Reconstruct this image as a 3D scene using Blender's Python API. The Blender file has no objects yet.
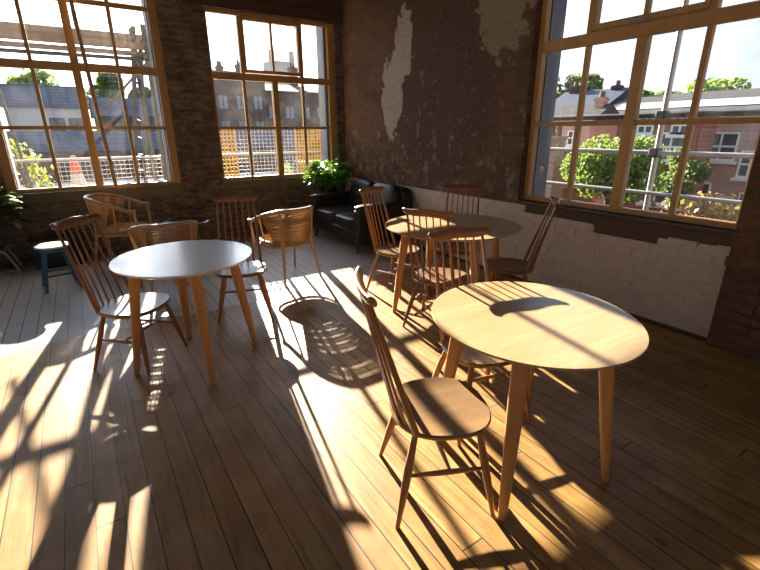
import bpy, bmesh, math, random
from mathutils import Vector, Matrix
R = math.radians
PI = math.pi
sc = bpy.context.scene
COL = sc.collection

# ------------------------------------------------------------------ materials
class NT:
    def __init__(s, name):
        s.m = bpy.data.materials.new(name); s.m.use_nodes = True
        s.t = s.m.node_tree; s.t.nodes.clear()
        s.out = s.n('ShaderNodeOutputMaterial')
    def n(s, typ, **kw):
        x = s.t.nodes.new(typ)
        for k, v in kw.items(): setattr(x, k, v)
        return x
    def l(s, a, b): s.t.links.new(a, b)
    def put(s, sock, v):
        if hasattr(v, 'is_output'): s.l(v, sock)
        else:
            if isinstance(v, (tuple, list)) and len(v) == 3 and sock.type == 'RGBA': v = (*v, 1)
            sock.default_value = v
    def math(s, op, a, b=0.0, c=None):
        x = s.n('ShaderNodeMath', operation=op); s.put(x.inputs[0], a); s.put(x.inputs[1], b)
        if c is not None: s.put(x.inputs[2], c)
        return x.outputs[0]
    def mix(s, f, a, b, blend='MIX'):
        x = s.n('ShaderNodeMix', data_type='RGBA', blend_type=blend)
        s.put(x.inputs[0], f); s.put(x.inputs[6], a); s.put(x.inputs[7], b); return x.outputs[2]
    def ramp(s, f, stops):
        x = s.n('ShaderNodeValToRGB'); s.put(x.inputs[0], f); e = x.color_ramp.elements
        while len(e) < len(stops): e.new(.5)
        for i, (p, c) in enumerate(stops):
            e[i].position = p; c = (c, c, c) if isinstance(c, (int, float)) else c; e[i].color = (*c, 1)
        return x.outputs[0]
    def noise(s, vec, scale=5, detail=4, rough=.55, dist=0.0):
        x = s.n('ShaderNodeTexNoise'); s.put(x.inputs['Vector'], vec); x.inputs['Scale'].default_value = scale
        x.inputs['Detail'].default_value = detail; x.inputs['Roughness'].default_value = rough; x.inputs['Distortion'].default_value = dist
        return x.outputs[0]
    def coord(s, which='Object'): return s.n('ShaderNodeTexCoord').outputs[which]
    def sep(s, v):
        x = s.n('ShaderNodeSeparateXYZ'); s.l(v, x.inputs[0]); return x.outputs
    def comb(s, a, b, c=0.0):
        x = s.n('ShaderNodeCombineXYZ'); s.put(x.inputs[0], a); s.put(x.inputs[1], b); s.put(x.inputs[2], c); return x.outputs[0]
    def scale(s, v, sx, sy, sz):
        x = s.n('ShaderNodeMapping'); s.l(v, x.inputs[0]); x.inputs['Scale'].default_value = (sx, sy, sz); return x.outputs[0]
    def bump(s, h, strength=.3, dist=.01):
        x = s.n('ShaderNodeBump'); s.put(x.inputs['Height'], h); x.inputs['Strength'].default_value = strength
        x.inputs['Distance'].default_value = dist; return x.outputs[0]
    def bsdf(s, col, rough=.5, spec=.5, metal=0, normal=None, coat=0, **kw):
        x = s.n('ShaderNodeBsdfPrincipled'); s.put(x.inputs['Base Color'], col); s.put(x.inputs['Roughness'], rough)
        x.inputs['Specular IOR Level'].default_value = spec; s.put(x.inputs['Metallic'], metal)
        if coat: x.inputs['Coat Weight'].default_value = coat; x.inputs['Coat Roughness'].default_value = .2
        if normal is not None: s.l(normal, x.inputs['Normal'])
        for k, v in kw.items(): s.put(x.inputs[k.replace('_', ' ')], v)
        return x.outputs[0]
    def done(s, shader): s.l(shader, s.out.inputs[0]); return s.m

def m_wood(name, a, b, rough=.4, axis='x', sc_=6, coat=0, spec=.5):
    t = NT(name); v = t.coord()
    k = {'x': (.12, 1, 1), 'y': (1, .12, 1), 'z': (1, 1, .12)}[axis]
    w = t.scale(v, *k)
    n1 = t.noise(w, sc_ * 6, 6, .65, 1.2); n2 = t.noise(w, sc_, 3, .5, .6)
    f = t.math('ADD', t.math('MULTIPLY', n1, .6), t.math('MULTIPLY', n2, .5))
    c = t.ramp(f, [(.32, a), (.72, b)])
    return t.done(t.bsdf(c, rough, spec, 0, t.bump(n1, .06, .002), coat))

def m_plain(name, c, rough=.5, metal=0, var=.15, spec=.5, nscale=8, bump=0.0, coat=0):
    t = NT(name); n = t.noise(t.coord(), nscale, 4)
    col = t.mix(n, tuple(x * (1 - var) for x in c), tuple(min(1, x * (1 + var)) for x in c))
    return t.done(t.bsdf(col, rough, spec, metal, t.bump(n, bump, .01) if bump else None, coat))

def brick_nodes(t, uv, c1, c2, mortar, bw=.23, bh=.075, ms=.012):
    b = t.n('ShaderNodeTexBrick'); t.l(uv, b.inputs['Vector'])
    b.inputs['Scale'].default_value = 1; b.inputs['Brick Width'].default_value = bw; b.inputs['Row Height'].default_value = bh
    b.inputs['Mortar Size'].default_value = ms; b.inputs['Mortar Smooth'].default_value = .35; b.inputs['Bias'].default_value = 0
    b.inputs['Color1'].default_value = (*c1, 1); b.inputs['Color2'].default_value = (*c2, 1); b.inputs['Mortar'].default_value = (*mortar, 1)
    return b.outputs[0], b.outputs[1]

def m_brick(name, axis, c1, c2, mortar, soot=(.03, .025, .022), bumps=.6, sootlo=.45, sootamt=.7, pale=None, bw=.23, bh=.075):
    t = NT(name); v = t.coord(); s = t.sep(v)
    wob = t.noise(v, 9, 3); w = t.math('MULTIPLY', t.math('SUBTRACT', wob, .5), .03)
    uv = t.comb(t.math('ADD', s[0 if axis == 'x' else 1], w), t.math('ADD', s[2], w), 0.0)
    c, f = brick_nodes(t, uv, c1, c2, mortar, bw, bh)
    big = t.noise(v, 1.6, 5, .65); fine = t.noise(v, 22, 5, .7)
    c = t.mix(t.math('MULTIPLY', t.ramp(big, [(sootlo, 0), (sootlo + .2, 1)]), sootamt), c, soot)
    c = t.mix(t.math('MULTIPLY', t.ramp(fine, [(.45, 0), (.7, 1)]), .4), c, tuple(x * 1.9 for x in c1))
    if pale:
        pn = t.noise(t.scale(v, 1, 1, 2.2), 5.5, 7, .78); c = t.mix(t.math('MULTIPLY', t.ramp(pn, [(.48, 0), (.62, 1)]), .7), c, pale)
        dk = t.noise(t.scale(v, 1, 1, 1.8), 7.5, 6, .75, .5); c = t.mix(t.math('MULTIPLY', t.ramp(dk, [(.52, 0), (.66, 1)]), .6), c, soot)
    h = t.math('SUBTRACT', t.math('MULTIPLY', fine, .5), f)
    return t.done(t.bsdf(c, .9, .2, 0, t.bump(h, bumps, .02)))

def m_wall_right():
    t = NT('plastered_brick'); v = t.coord(); s = t.sep(v)
    wob = t.math('MULTIPLY', t.math('SUBTRACT', t.noise(v, 9, 3), .5), .03)
    uv = t.comb(t.math('ADD', s[1], wob), t.math('ADD', s[2], wob), 0.0)
    c, f = brick_nodes(t, uv, (.20, .098, .052), (.13, .07, .044), (.14, .115, .095))
    big = t.noise(v, 1.4, 6, .68); mid = t.noise(v, 4.5, 6, .7); fine = t.noise(v, 26, 5, .7)
    c = t.mix(t.math('MULTIPLY', t.ramp(big, [(.5, 0), (.68, 1)]), .65), c, (.035, .026, .022))
    # old brown distemper over most of the middle of the wall
    def ell(y, z, ry, rz, amp, nz):
        dy = t.math('DIVIDE', t.math('SUBTRACT', s[1], y), ry); dz = t.math('DIVIDE', t.math('SUBTRACT', s[2], z), rz)
        d = t.math('ADD', t.math('MULTIPLY', dy, dy), t.math('MULTIPLY', dz, dz))
        return t.math('ADD', t.math('SUBTRACT', 1.0, d), t.math('MULTIPLY', t.math('SUBTRACT', nz, .5), amp))
    pl = t.ramp(ell(4.35, 2.1, .95, 1.25, 2.6, mid), [(.0, 0), (.12, 1)])
    pcol = t.mix(t.ramp(fine, [(.35, 0), (.7, 1)]), (.08, .05, .039), (.145, .10, .077))
    c = t.mix(t.math('MULTIPLY', pl, .85), c, pcol)
    # scattered pale flakes
    fl = t.noise(v, 6.5, 7, .75, .4)
    low = t.ramp(s[2], [(.2, 1), (.75, .0)])
    zf = t.math('MULTIPLY', t.math('SUBTRACT', 1.9, s[2]), .05)
    fm = t.ramp(t.math('ADD', fl, zf), [(.575, 0), (.63, 1)])
    c = t.mix(t.math('MULTIPLY', fm, .75), c, (.27, .235, .19))
    # the big cream plaster remnants
    big2 = t.noise(v, 7.5, 6, .68, .3)
    a = ell(5.07, 2.52, .20, .42, 3.2, big2); b = ell(5.33, 1.93, .25, .52, 3.4, big2); a = t.math('MAXIMUM', a, ell(5.2, 2.25, .16, .3, 2.4, big2)); d = ell(3.42, 2.7, .36, .55, 3.6, big2)
    k = t.ramp(t.math('MAXIMUM', a, b), [(.02, 0), (.1, 1)])
    k2 = t.ramp(d, [(.1, 0), (.22, 1)])
    cream = t.mix(t.ramp(fine, [(.3, 0), (.7, 1)]), (.36, .33, .28), (.5, .47, .41))
    c = t.mix(k, c, cream); c = t.mix(t.math('MULTIPLY', k2, .8), c, (.34, .30, .21))
    h = t.math('ADD', t.math('SUBTRACT', t.math('MULTIPLY', fine, .5), t.math('MULTIPLY', f, t.math('SUBTRACT', 1.0, pl))), t.math('MULTIPLY', k, .6))
    return t.done(t.bsdf(c, .88, .2, 0, t.bump(h, .6, .02)))

def m_floor():
    t = NT('pine_boards'); v = t.coord(); s = t.sep(v); W = .104
    u = t.math('DIVIDE', s[0], W); bi = t.math('FLOOR', u); fr = t.math('FRACT', u)
    wn = t.n('ShaderNodeTexWhiteNoise', noise_dimensions='1D'); t.l(bi, wn.inputs['W']); r1 = wn.outputs[0]
    yy = t.math('ADD', s[1], t.math('MULTIPLY', r1, 7.3)); q = t.math('DIVIDE', yy, 2.3); qi = t.math('FLOOR', q); qf = t.math('FRACT', q)
    wn2 = t.n('ShaderNodeTexWhiteNoise', noise_dimensions='2D'); t.l(t.comb(bi, qi, 0.0), wn2.inputs['Vector']); r2 = wn2.outputs[0]
    # gaps along the boards and butt joints across
    e = t.math('MINIMUM', fr, t.math('SUBTRACT', 1.0, fr)); gap = t.math('LESS_THAN', e, t.math('ADD', .012, t.math('MULTIPLY', r1, .028)))
    eq = t.math('MINIMUM', qf, t.math('SUBTRACT', 1.0, qf)); jt = t.math('LESS_THAN', eq, .0014)
    dark = t.math('MAXIMUM', gap, jt)
    gv = t.comb(t.math('ADD', t.math('MULTIPLY', s[0], 1.0), t.math('MULTIPLY', r2, 13)), t.math('MULTIPLY', s[1], .07), r2)
    g1 = t.noise(gv, 70, 5, .6, .6); g2 = t.noise(gv, 16, 4, .55, 1.2); worn = t.noise(v, 2.2, 5, .6)
    base = t.ramp(t.math('ADD', t.math('MULTIPLY', g1, .28), t.math('ADD', t.math('MULTIPLY', g2, .46), t.math('MULTIPLY', t.noise(v, 5.5, 4, .6, .8), .28))), [(.38, (.20, .094, .024)), (.5,(.35,.198,.058)), (.62, (.48, .305, .108))])
    base = t.mix(t.math('MULTIPLY', r2, .6), base, (.20, .095, .026), 'MIX')
    base = t.mix(t.math('MULTIPLY', t.ramp(worn, [(.45, 0), (.7, 1)]), .45), base, (.14, .066, .022))
    # knots
    kv = t.n('ShaderNodeTexVoronoi'); t.l(t.comb(s[0], t.math('MULTIPLY', s[1], .62), 0.0), kv.inputs['Vector']); kv.inputs['Scale'].default_value = 3.6
    kn = t.ramp(kv.outputs['Distance'], [(.035, 1), (.075, 0)])
    base = t.mix(t.math('MULTIPLY', kn, .85), base, (.07, .032, .014))
    # nail heads close to each butt joint are lost in the grain; pale grey paint towards the windows
    edge = t.math('ADD', s[1], t.math('ADD', t.math('MULTIPLY', t.math('SUBTRACT', r1, .5), .05), t.math('MULTIPLY', t.math('SUBTRACT', worn, .5), .15)))
    pm = t.ramp(t.math('SUBTRACT', edge, 3.35), [(.48, 0), (.53, 1)])
    wear = t.ramp(t.noise(v, 11, 6, .75), [(.62, 0), (.72, 1)])
    paint = t.mix(g1, (.31, .312, .32), (.42, .42, .425))
    paint = t.mix(t.math('MULTIPLY', wear, .35), paint, (.30, .25, .2))
    c = t.mix(t.math('MULTIPLY', pm, .96), base, paint)
    c = t.mix(t.math('MULTIPLY', dark, .93), c, (.028, .02, .014))
    h = t.math('SUBTRACT', t.math('MULTIPLY', g1, .12), dark)
    rough = t.math('ADD', .34, t.math('MULTIPLY', worn, .25))
    return t.done(t.bsdf(c, rough, .32, 0, t.bump(h, .5, .006)))

def m_glass():
    t = NT('window_glass')
    fz = t.n('ShaderNodeFresnel'); fz.inputs[0].default_value = 1.45
    tr = t.n('ShaderNodeBsdfTransparent'); tr.inputs[0].default_value = (.985, .99, .99, 1)
    gl = t.n('ShaderNodeBsdfGlossy'); gl.inputs['Roughness'].default_value = .02
    df = t.n('ShaderNodeBsdfTranslucent'); df.inputs[0].default_value = (.8, .8, .8, 1)
    m1 = t.n('ShaderNodeMixShader'); t.l(t.math('MULTIPLY', fz.outputs[0], .8), m1.inputs[0]); t.l(tr.outputs[0], m1.inputs[1]); t.l(gl.outputs[0], m1.inputs[2])
    dirt = t.ramp(t.noise(t.coord(), 3.0, 6, .7), [(.4, .002), (.75, .012)])
    m2 = t.n('ShaderNodeMixShader'); t.l(dirt, m2.inputs[0]); t.l(m1.outputs[0], m2.inputs[1]); t.l(df.outputs[0], m2.inputs[2])
    return t.done(m2.outputs[0])

def m_leaf(name, a, b, rough=.35):
    t = NT(name); n = t.noise(t.coord(), 14, 3); c = t.mix(n, a, b)
    p = t.n('ShaderNodeBsdfPrincipled'); t.l(c, p.inputs['Base Color']); p.inputs['Roughness'].default_value = rough
    tl = t.n('ShaderNodeBsdfTranslucent'); t.l(t.mix(.5, c, (.35, .5, .08)), tl.inputs[0])
    m = t.n('ShaderNodeMixShader'); m.inputs[0].default_value = .35; t.l(p.outputs[0], m.inputs[1]); t.l(tl.outputs[0], m.inputs[2])
    return t.done(m.outputs[0])

def m_slate(name, a, b):
    t = NT(name); v = t.coord(); s = t.sep(v)
    c, f = brick_nodes(t, t.comb(t.math('ADD', s[0], s[1]), s[2], 0.0), a, b, tuple(x * .5 for x in a), .35, .2, .02)
    return t.done(t.bsdf(c, .85, .12))

M = dict(
    floor=m_floor(), glass=m_glass(), wall_r=m_wall_right(),
    wall_b=m_brick('soot_brick_back', 'x', (.19, .115, .08), (.13, .088, .068), (.21, .18, .15), sootamt=.62, pale=(.30, .265, .22)),
    wall_s=m_brick('soot_brick_side', 'y', (.19, .088, .05), (.125, .065, .042), (.13, .105, .085), sootamt=.5),
    white=m_plain('whitewash', (.60, .53, .44), .85, var=.2, nscale=13, bump=.9, spec=.2),
    ceil=m_wood('ceiling_boards', (.05, .035, .025), (.1, .07, .05), .7, 'y'),
    oak=m_wood('pale_oak', (.30, .19, .09), (.45, .31, .17), .34, 'x', 6, .1),
    pale=m_wood('sky_sheen_top', (.70, .67, .60), (.78, .75, .69), .26, 'x', 5, .3),  # grey-white sky reflection put into the base colour of this top
    leg=m_wood('oak_leg', (.38, .18, .06), (.52, .28, .11), .38, 'z', 8),
    chair=m_wood('warm_elm', (.23, .095, .032), (.36, .165, .06), .34, 'z', 9, .1),
    seat=m_wood('elm_seat', (.095, .05, .018), (.21, .115, .043), .36, 'y', 6),
    dchair=m_wood('dark_elm', (.16, .062, .025), (.27, .115, .048), .34, 'z', 9, .1),
    dseat=m_wood('dark_elm_seat', (.12, .055, .026), (.22, .11, .052), .38, 'y', 6),
    frame=m_wood('varnished_pine_frame', (.40, .215, .065), (.56, .33, .115), .45, 'z', 6),
    outer=m_plain('blue_grey_paint', (.075, .085, .11), .6),
    sill=m_plain('olive_sill', (.17, .14, .075), .6, var=.3, nscale=5),
    dsill=m_wood('dark_sill', (.045, .025, .014), (.095, .05, .025), .5, 'y', 4),
    beam=m_wood('dark_lintel', (.05, .03, .02), (.11, .065, .04), .7, 'x', 3),
    cane=m_wood('cane', (.31, .175, .07), (.50, .32, .15), .38, 'z', 12, .2),
    black=m_plain('black_gloss', (.012, .012, .013), .16, var=.3, coat=.3),
    leather=m_plain('black_leather', (.018, .016, .016), .4, var=.35, nscale=16, bump=.18, spec=.4),
    dark=m_wood('dark_feet', (.03, .018, .012), (.06, .035, .02), .4, 'z'),
    leaf=m_leaf('bright_leaf', (.05, .16, .02), (.10, .30, .045)),
    dleaf=m_leaf('dark_leaf', (.01, .028, .008), (.02, .05, .012), .55),
    yleaf=m_leaf('autumn_leaf', (.22, .22, .03), (.34, .28, .05)),
    tleaf=m_leaf('tree_leaf', (.10, .18, .035), (.22, .30, .07), .6),
    tdleaf=m_leaf('deep_tree_leaf', (.05, .085, .035), (.10, .15, .055), .6),
    rleaf=m_leaf('rust_leaf', (.17, .06, .03), (.28, .11, .05), .6),
    bark=m_plain('bark', (.10, .075, .05), .9),
    terra=m_plain('terracotta', (.36, .11, .05), .7),
    soil=m_plain('soil', (.03, .02, .014), .95),
    blue=m_plain('teal_blue_paint', (.035, .12, .19), .4),
    wtop=m_plain('white_paint', (.74, .73, .70), .3, var=.06),
    cream=m_plain('cream_metal', (.42, .39, .30), .4),
    ply=m_wood('plywood', (.10, .06, .03), (.16, .1, .05), .5, 'x'),
    plug=m_plain('pole_wood', (.42, .27, .15), .5),
    tube=m_plain('galvanised_tube', (.42, .43, .44), .42, .6),
    dtube=m_plain('weathered_tube', (.06, .06, .062), .6, .2),
    deck=m_wood('scaffold_board', (.10, .085, .07), (.17, .145, .12), .8, 'x', 3),
    yellow=m_leaf('orange_mesh_guard', (.52, .28, .03), (.60, .33, .035), .5),
    mesh=m_plain('grey_mesh_guard', (.35, .38, .43), .5),
    net=m_plain('debris_net', (.62, .62, .60), .8),
    xbrick=m_brick('red_street_brick', 'y', (.34, .105, .06), (.25, .08, .05), (.30, .24, .2), sootamt=.2, bumps=.2, bw=.5, bh=.17),
    xbrick2=m_brick('pink_street_brick', 'y', (.42, .26, .21), (.34, .21, .17), (.42, .36, .31), sootamt=.12, bumps=.2, bw=.5, bh=.17),
    xbrickx=m_brick('brown_mill_brick', 'x', (.095, .06, .055), (.075, .05, .048), (.10, .095, .095), sootamt=.3, bumps=.2, bw=.5, bh=.17),
    stone=m_plain('pale_stone', (.46, .45, .42), .8),
    slate=m_slate('grey_slate', (.085, .085, .092), (.065, .065, .072)),
    cpot=m_plain('chimney_clay', (.17, .09, .065), .8),
    slateb=m_slate('blue_slate', (.065, .09, .14), (.055, .075, .12)),
    rtile=m_slate('brown_tiles', (.22, .13, .09), (.17, .1, .07)),
    skyl=m_plain('glazed_roof', (.45, .56, .68), .25),
    xwin=m_plain('white_window', (.72, .72, .70), .5, var=.05),
    pane=m_plain('dark_pane', (.06, .075, .10), .12),
    bpane=m_plain('blue_pane', (.22, .28, .37), .15),
    render=m_plain('white_render', (.70, .70, .68), .7),
    roofw=m_plain('white_flat_roof', (.62, .61, .59), .6, var=.06),
    street=m_plain('asphalt', (.11, .11, .115), .85),
    cone=m_plain('orange_plastic', (.85, .16, .05), .45),
)

# ------------------------------------------------------------------ mesh helpers
class MB:
    def __init__(s): s.v = []; s.f = []
    def add(s, v, f):
        o = len(s.v); s.v += [tuple(p) for p in v]; s.f += [tuple(i + o for i in q) for q in f]; return s
    def box(s, x0, x1, y0, y1, z0, z1, mat=None):
        v = [Vector(p) for p in ((x0, y0, z0), (x1, y0, z0), (x1, y1, z0), (x0, y1, z0), (x0, y0, z1), (x1, y0, z1), (x1, y1, z1), (x0, y1, z1))]
        if mat is not None: v = [mat @ p for p in v]
        return s.add(v, [(0, 3, 2, 1), (4, 5, 6, 7), (0, 1, 5, 4), (1, 2, 6, 5), (2, 3, 7, 6), (3, 0, 4, 7)])
    def tube(s, pts, rad, n=8, ry=None):
        pts = [Vector(p) for p in pts]; k = len(pts)
        if not isinstance(rad, (list, tuple)): rad = [rad] * k
        T = [(pts[min(i + 1, k - 1)] - pts[max(i - 1, 0)]).normalized() for i in range(k)]
        a = Vector((0, 0, 1)) if abs(T[0].z) < .9 else Vector((1, 0, 0))
        N = (a - T[0] * a.dot(T[0])).normalized(); v = []; f = []
        for i in range(k):
            N = (N - T[i] * N.dot(T[i])).normalized(); B = T[i].cross(N)
            r2 = rad[i] * (ry if ry else 1)
            for j in range(n):
                t = 2 * PI * j / n; v.append(pts[i] + N * (math.cos(t) * rad[i]) + B * (math.sin(t) * r2))
        for i in range(k - 1):
            for j in range(n):
                f.append((i * n + j, i * n + (j + 1) % n, (i + 1) * n + (j + 1) % n, (i + 1) * n + j))
        f.append(tuple(range(n))[::-1]); f.append(tuple(range((k - 1) * n, k * n)))
        return s.add(v, f)
    def rings(s, rr, cap=True):
        n = len(rr[0]); v = [p for r in rr for p in r]; f = []
        for i in range(len(rr) - 1):
            for j in range(n):
                f.append((i * n + j, i * n + (j + 1) % n, (i + 1) * n + (j + 1) % n, (i + 1) * n + j))
        if cap: f.append(tuple(range(n))[::-1]); f.append(tuple(range((len(rr) - 1) * n, len(rr) * n)))
        return s.add(v, f)
    def lathe(s, prof, n=24, c=(0, 0, 0)):
        return s.rings([[(c[0] + r * math.cos(2 * PI * j / n), c[1] + r * math.sin(2 * PI * j / n), c[2] + z) for j in range(n)] for r, z in prof])
    def pillow(s, c, d, e=.35, nu=28, nv=14, mat=None):
        def p(x, k): return math.copysign(abs(x) ** k, x)
        rr = []
        for i in range(nv + 1):
            ph = -PI / 2 + PI * i / nv; ph = max(-PI / 2 + .02, min(PI / 2 - .02, ph))
            rr.append([Vector((d[0] / 2 * p(math.cos(ph), e) * p(math.cos(t), e), d[1] / 2 * p(math.cos(ph), e) * p(math.sin(t), e), d[2] / 2 * p(math.sin(ph), e)))
                       for t in [2 * PI * j / nu for j in range(nu)]])
        cc = Vector(c)
        return s.rings([[((mat @ q) if mat else q) + cc for q in r] for r in rr])
    def build(s, name, mat, parent=None, smooth=True, bevel=0):
        me = bpy.data.meshes.new(name); me.from_pydata(s.v, [], s.f)
        bm = bmesh.new(); bm.from_mesh(me); bmesh.ops.recalc_face_normals(bm, faces=bm.faces); bm.to_mesh(me); bm.free()
        me.materials.append(mat)
        if smooth:
            me.polygons.foreach_set('use_smooth', [True] * len(me.polygons)); me.set_sharp_from_angle(angle=R(38))
        o = bpy.data.objects.new(name, me); COL.objects.link(o)
        if parent: o.parent = parent
        if bevel:
            b = o.modifiers.new('bevel', 'BEVEL'); b.width = bevel; b.segments = 2; b.limit_method = 'ANGLE'; b.angle_limit = R(40)
        return o

def tag(o, label=None, cat=None, group=None, kind=None):
    if label: o['label'] = label
    if cat: o['category'] = cat
    if group: o['group'] = group
    if kind: o['kind'] = kind
    return o
def empty(name, loc=(0, 0, 0), rz=0):
    o = bpy.data.objects.new(name, None); COL.objects.link(o); o.location = loc; o.rotation_euler = (0, 0, rz); o.empty_display_size = .1; return o
def copy_tree(o, parent=None):
    c = o.copy(); COL.objects.link(c); c.parent = parent
    for ch in [x for x in COL.objects if x.parent == o]: copy_tree(ch, c)
    return c
def struct(name, mb, mat, label=None, **kw):
    o = mb.build(name, mat, smooth=False, **kw); return tag(o, label, None, None, 'structure')

# ------------------------------------------------------------------ room shell
XW, YW = 3.71, 6.66           # inner faces of the two window walls
XL, YN, ZC = -4.6, -3.2, 4.25
struct('floor', MB().box(XL, XW + .1, YN, YW + .1, -.12, 0), M['floor'], 'worn pine floorboards, painted pale grey near the windows')
struct('ceiling', MB().box(XL - .3, XW + .6, YN - .3, YW + .6, ZC, ZC + .2), M['ceil'], 'dark boarded ceiling')

def wall_x(openings, x0, x1, y0, y1, z1):
    m = MB(); x = x0
    for a, b, zb, zt in sorted(openings):
        m.box(x, a, y0, y1, -.12, z1); m.box(a, b, y0, y1, -.12, zb); m.box(a, b, y0, y1, zt, z1); x = b
    return m.box(x, x1, y0, y1, -.12, z1)
def wall_y(openings, y0, y1, x0, x1, z1):
    m = MB(); y = y0
    for a, b, zb, zt in sorted(openings):
        m.box(x0, x1, y, a, -.12, z1); m.box(x0, x1, a, b, -.12, zb); m.box(x0, x1, a, b, zt, z1); y = b
    return m.box(x0, x1, y, y1, -.12, z1)

W1 = [-.648, -.232, .184, .622, 1.044]; W2 = [1.737, 2.154, 2.607, 3.048, 3.485]
W0 = [x - 2.385 for x in W1]
W3 = [1.189, 1.621, 2.07, 2.536, 2.985]
W4 = [y - 2.75 for y in W3]
ZB, ZM, ZT, ZU, ZV, ZH = .868, 1.551, 2.220, 2.909, 3.60, 2.965
OPB = [(W0[0] - .1, W0[-1] + .1, .70, ZV + .1), (W1[0] - .1, W1[-1] + .1, .70, ZV + .1), (W2[0] - .03, W2[-1] + .1, .70, ZH + .2)]
struct('wall_back', wall_x(OPB, XL - .3, XW + .6, YW, YW + .36, ZC), M['wall_b'], 'dark sooty brick wall with two tall timber windows')
OPR = [(W3[0] - .06, W3[-1] + .06, .70, ZV + .1), (W4[0] - .06, W4[-1] + .06, .70, ZV + .1)]
struct('wall_right', wall_y(OPR, YN, YW, XW, XW + .42, ZC), M['wall_r'], 'brick wall with brown paint remains and flaking cream plaster')
WL = [[y + .43 * k for k in range(5)] for y in (-2.4, .1, 2.6, 4.6)]; WN = [[x + .43 * k for k in range(5)] for x in (-3.6, -1.2, 1.2)]  # columns of unseen windows added for daylight fill
struct('wall_left', wall_y([(w_[0] - .06, w_[-1] + .055, .70, ZV + .1) for w_ in WL], YN, YW, XL - .3, XL, ZC), M['wall_s'], 'brick side wall')
struct('wall_near', wall_x([(w_[0] - .06, w_[-1] + .055, .70, ZV + .1) for w_ in WN], XL - .3, XW + .6, YN - .3, YN, ZC), M['wall_b'], 'brick wall behind the camera')
# masonry pier that stands forward of the right wall, next to window_3
rnd = random.Random(3)
pm = MB().box(3.615, XW + .01, -1.2, 1.125, 0, ZC)
for r in range(56):
    z = r * .075; y = 1.125 - (.11 if r % 2 else 0)
    while y > -.9:
        L = .225 if y < 1.1 or r % 2 == 0 else .11
        dx = rnd.uniform(-.004, .012)
        pm.box(3.608 - dx, 3.63, y - L + .006, y - .005 + (0 if y < 1.1 else rnd.uniform(-.01, .014)), z + .006, z + .070); y -= L
struct('wall_pier', pm, M['wall_s'], 'dark brick pier at the end of the whitewashed wall')

# whitewashed lower courses of the right wall, broken off in steps under the window
def white_top(y):
    if y > 2.95: return .795
    if y > 2.17: return .724
    if y > 1.63: return .652
    return .712
wm = MB(); BH = .0715
for r in range(12):
    z = r * BH; y = 1.135 + (0 if r % 2 else .1)
    if r % 2 == 0: wm.box(3.690 - rnd.uniform(0, .006), 3.72, 1.135, y - .004, z + .002, min(z + BH, white_top(1.2)) - .002)
    while y < 6.62:
        L = min(.215 + rnd.uniform(-.02, .02), 6.63 - y); t = white_top(y + L / 2) + rnd.uniform(-.006, .006)
        if z + .02 < t:
            zt = min(z + BH - .003, t); x = 3.693 - rnd.uniform(0, .004)
            a, b = y + .004, y + L - .004; cx = .006
            v = [(x, a + cx, z + .008), (x, b - cx, z + .008), (x, b - cx, zt - .006), (x, a + cx, zt - .006),
                 (x + .012, a, z + .002), (x + .012, b, z + .002), (x + .012, b, zt), (x + .012, a, zt)]
            wm.add(v, [(0, 1, 2, 3), (0, 4, 5, 1), (1, 5, 6, 2), (2, 6, 7, 3), (3, 7, 4, 0)])
        y += L
for a, b in ((1.13, 1.63), (1.63, 2.17), (2.17, 2.95), (2.95, 6.65)):
    wm.box(3.6963, 3.72, a, b, 0, white_top((a + b) / 2) - .02)
tag(wm.build('trim_1', M['white'], smooth=False), 'whitewashed brick courses along the lower right wall', None, None, 'structure')
struct('baseboard_right', MB().box(3.655, 3.70, 1.14, 4.6, 0, .022), M['dsill'], 'dark strip where the whitewash meets the floor')
struct('trim_2', MB().box(W2[0] - .3, W2[-1] + .22, YW - .045, YW + .05, ZH + .05, ZH + .2).box(W2[0] - .32, W2[-1] + .22, YW - .03, YW + .05, ZH + .21, ZH + .40), M['beam'], 'dark timber lintel over the corner window')

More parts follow.
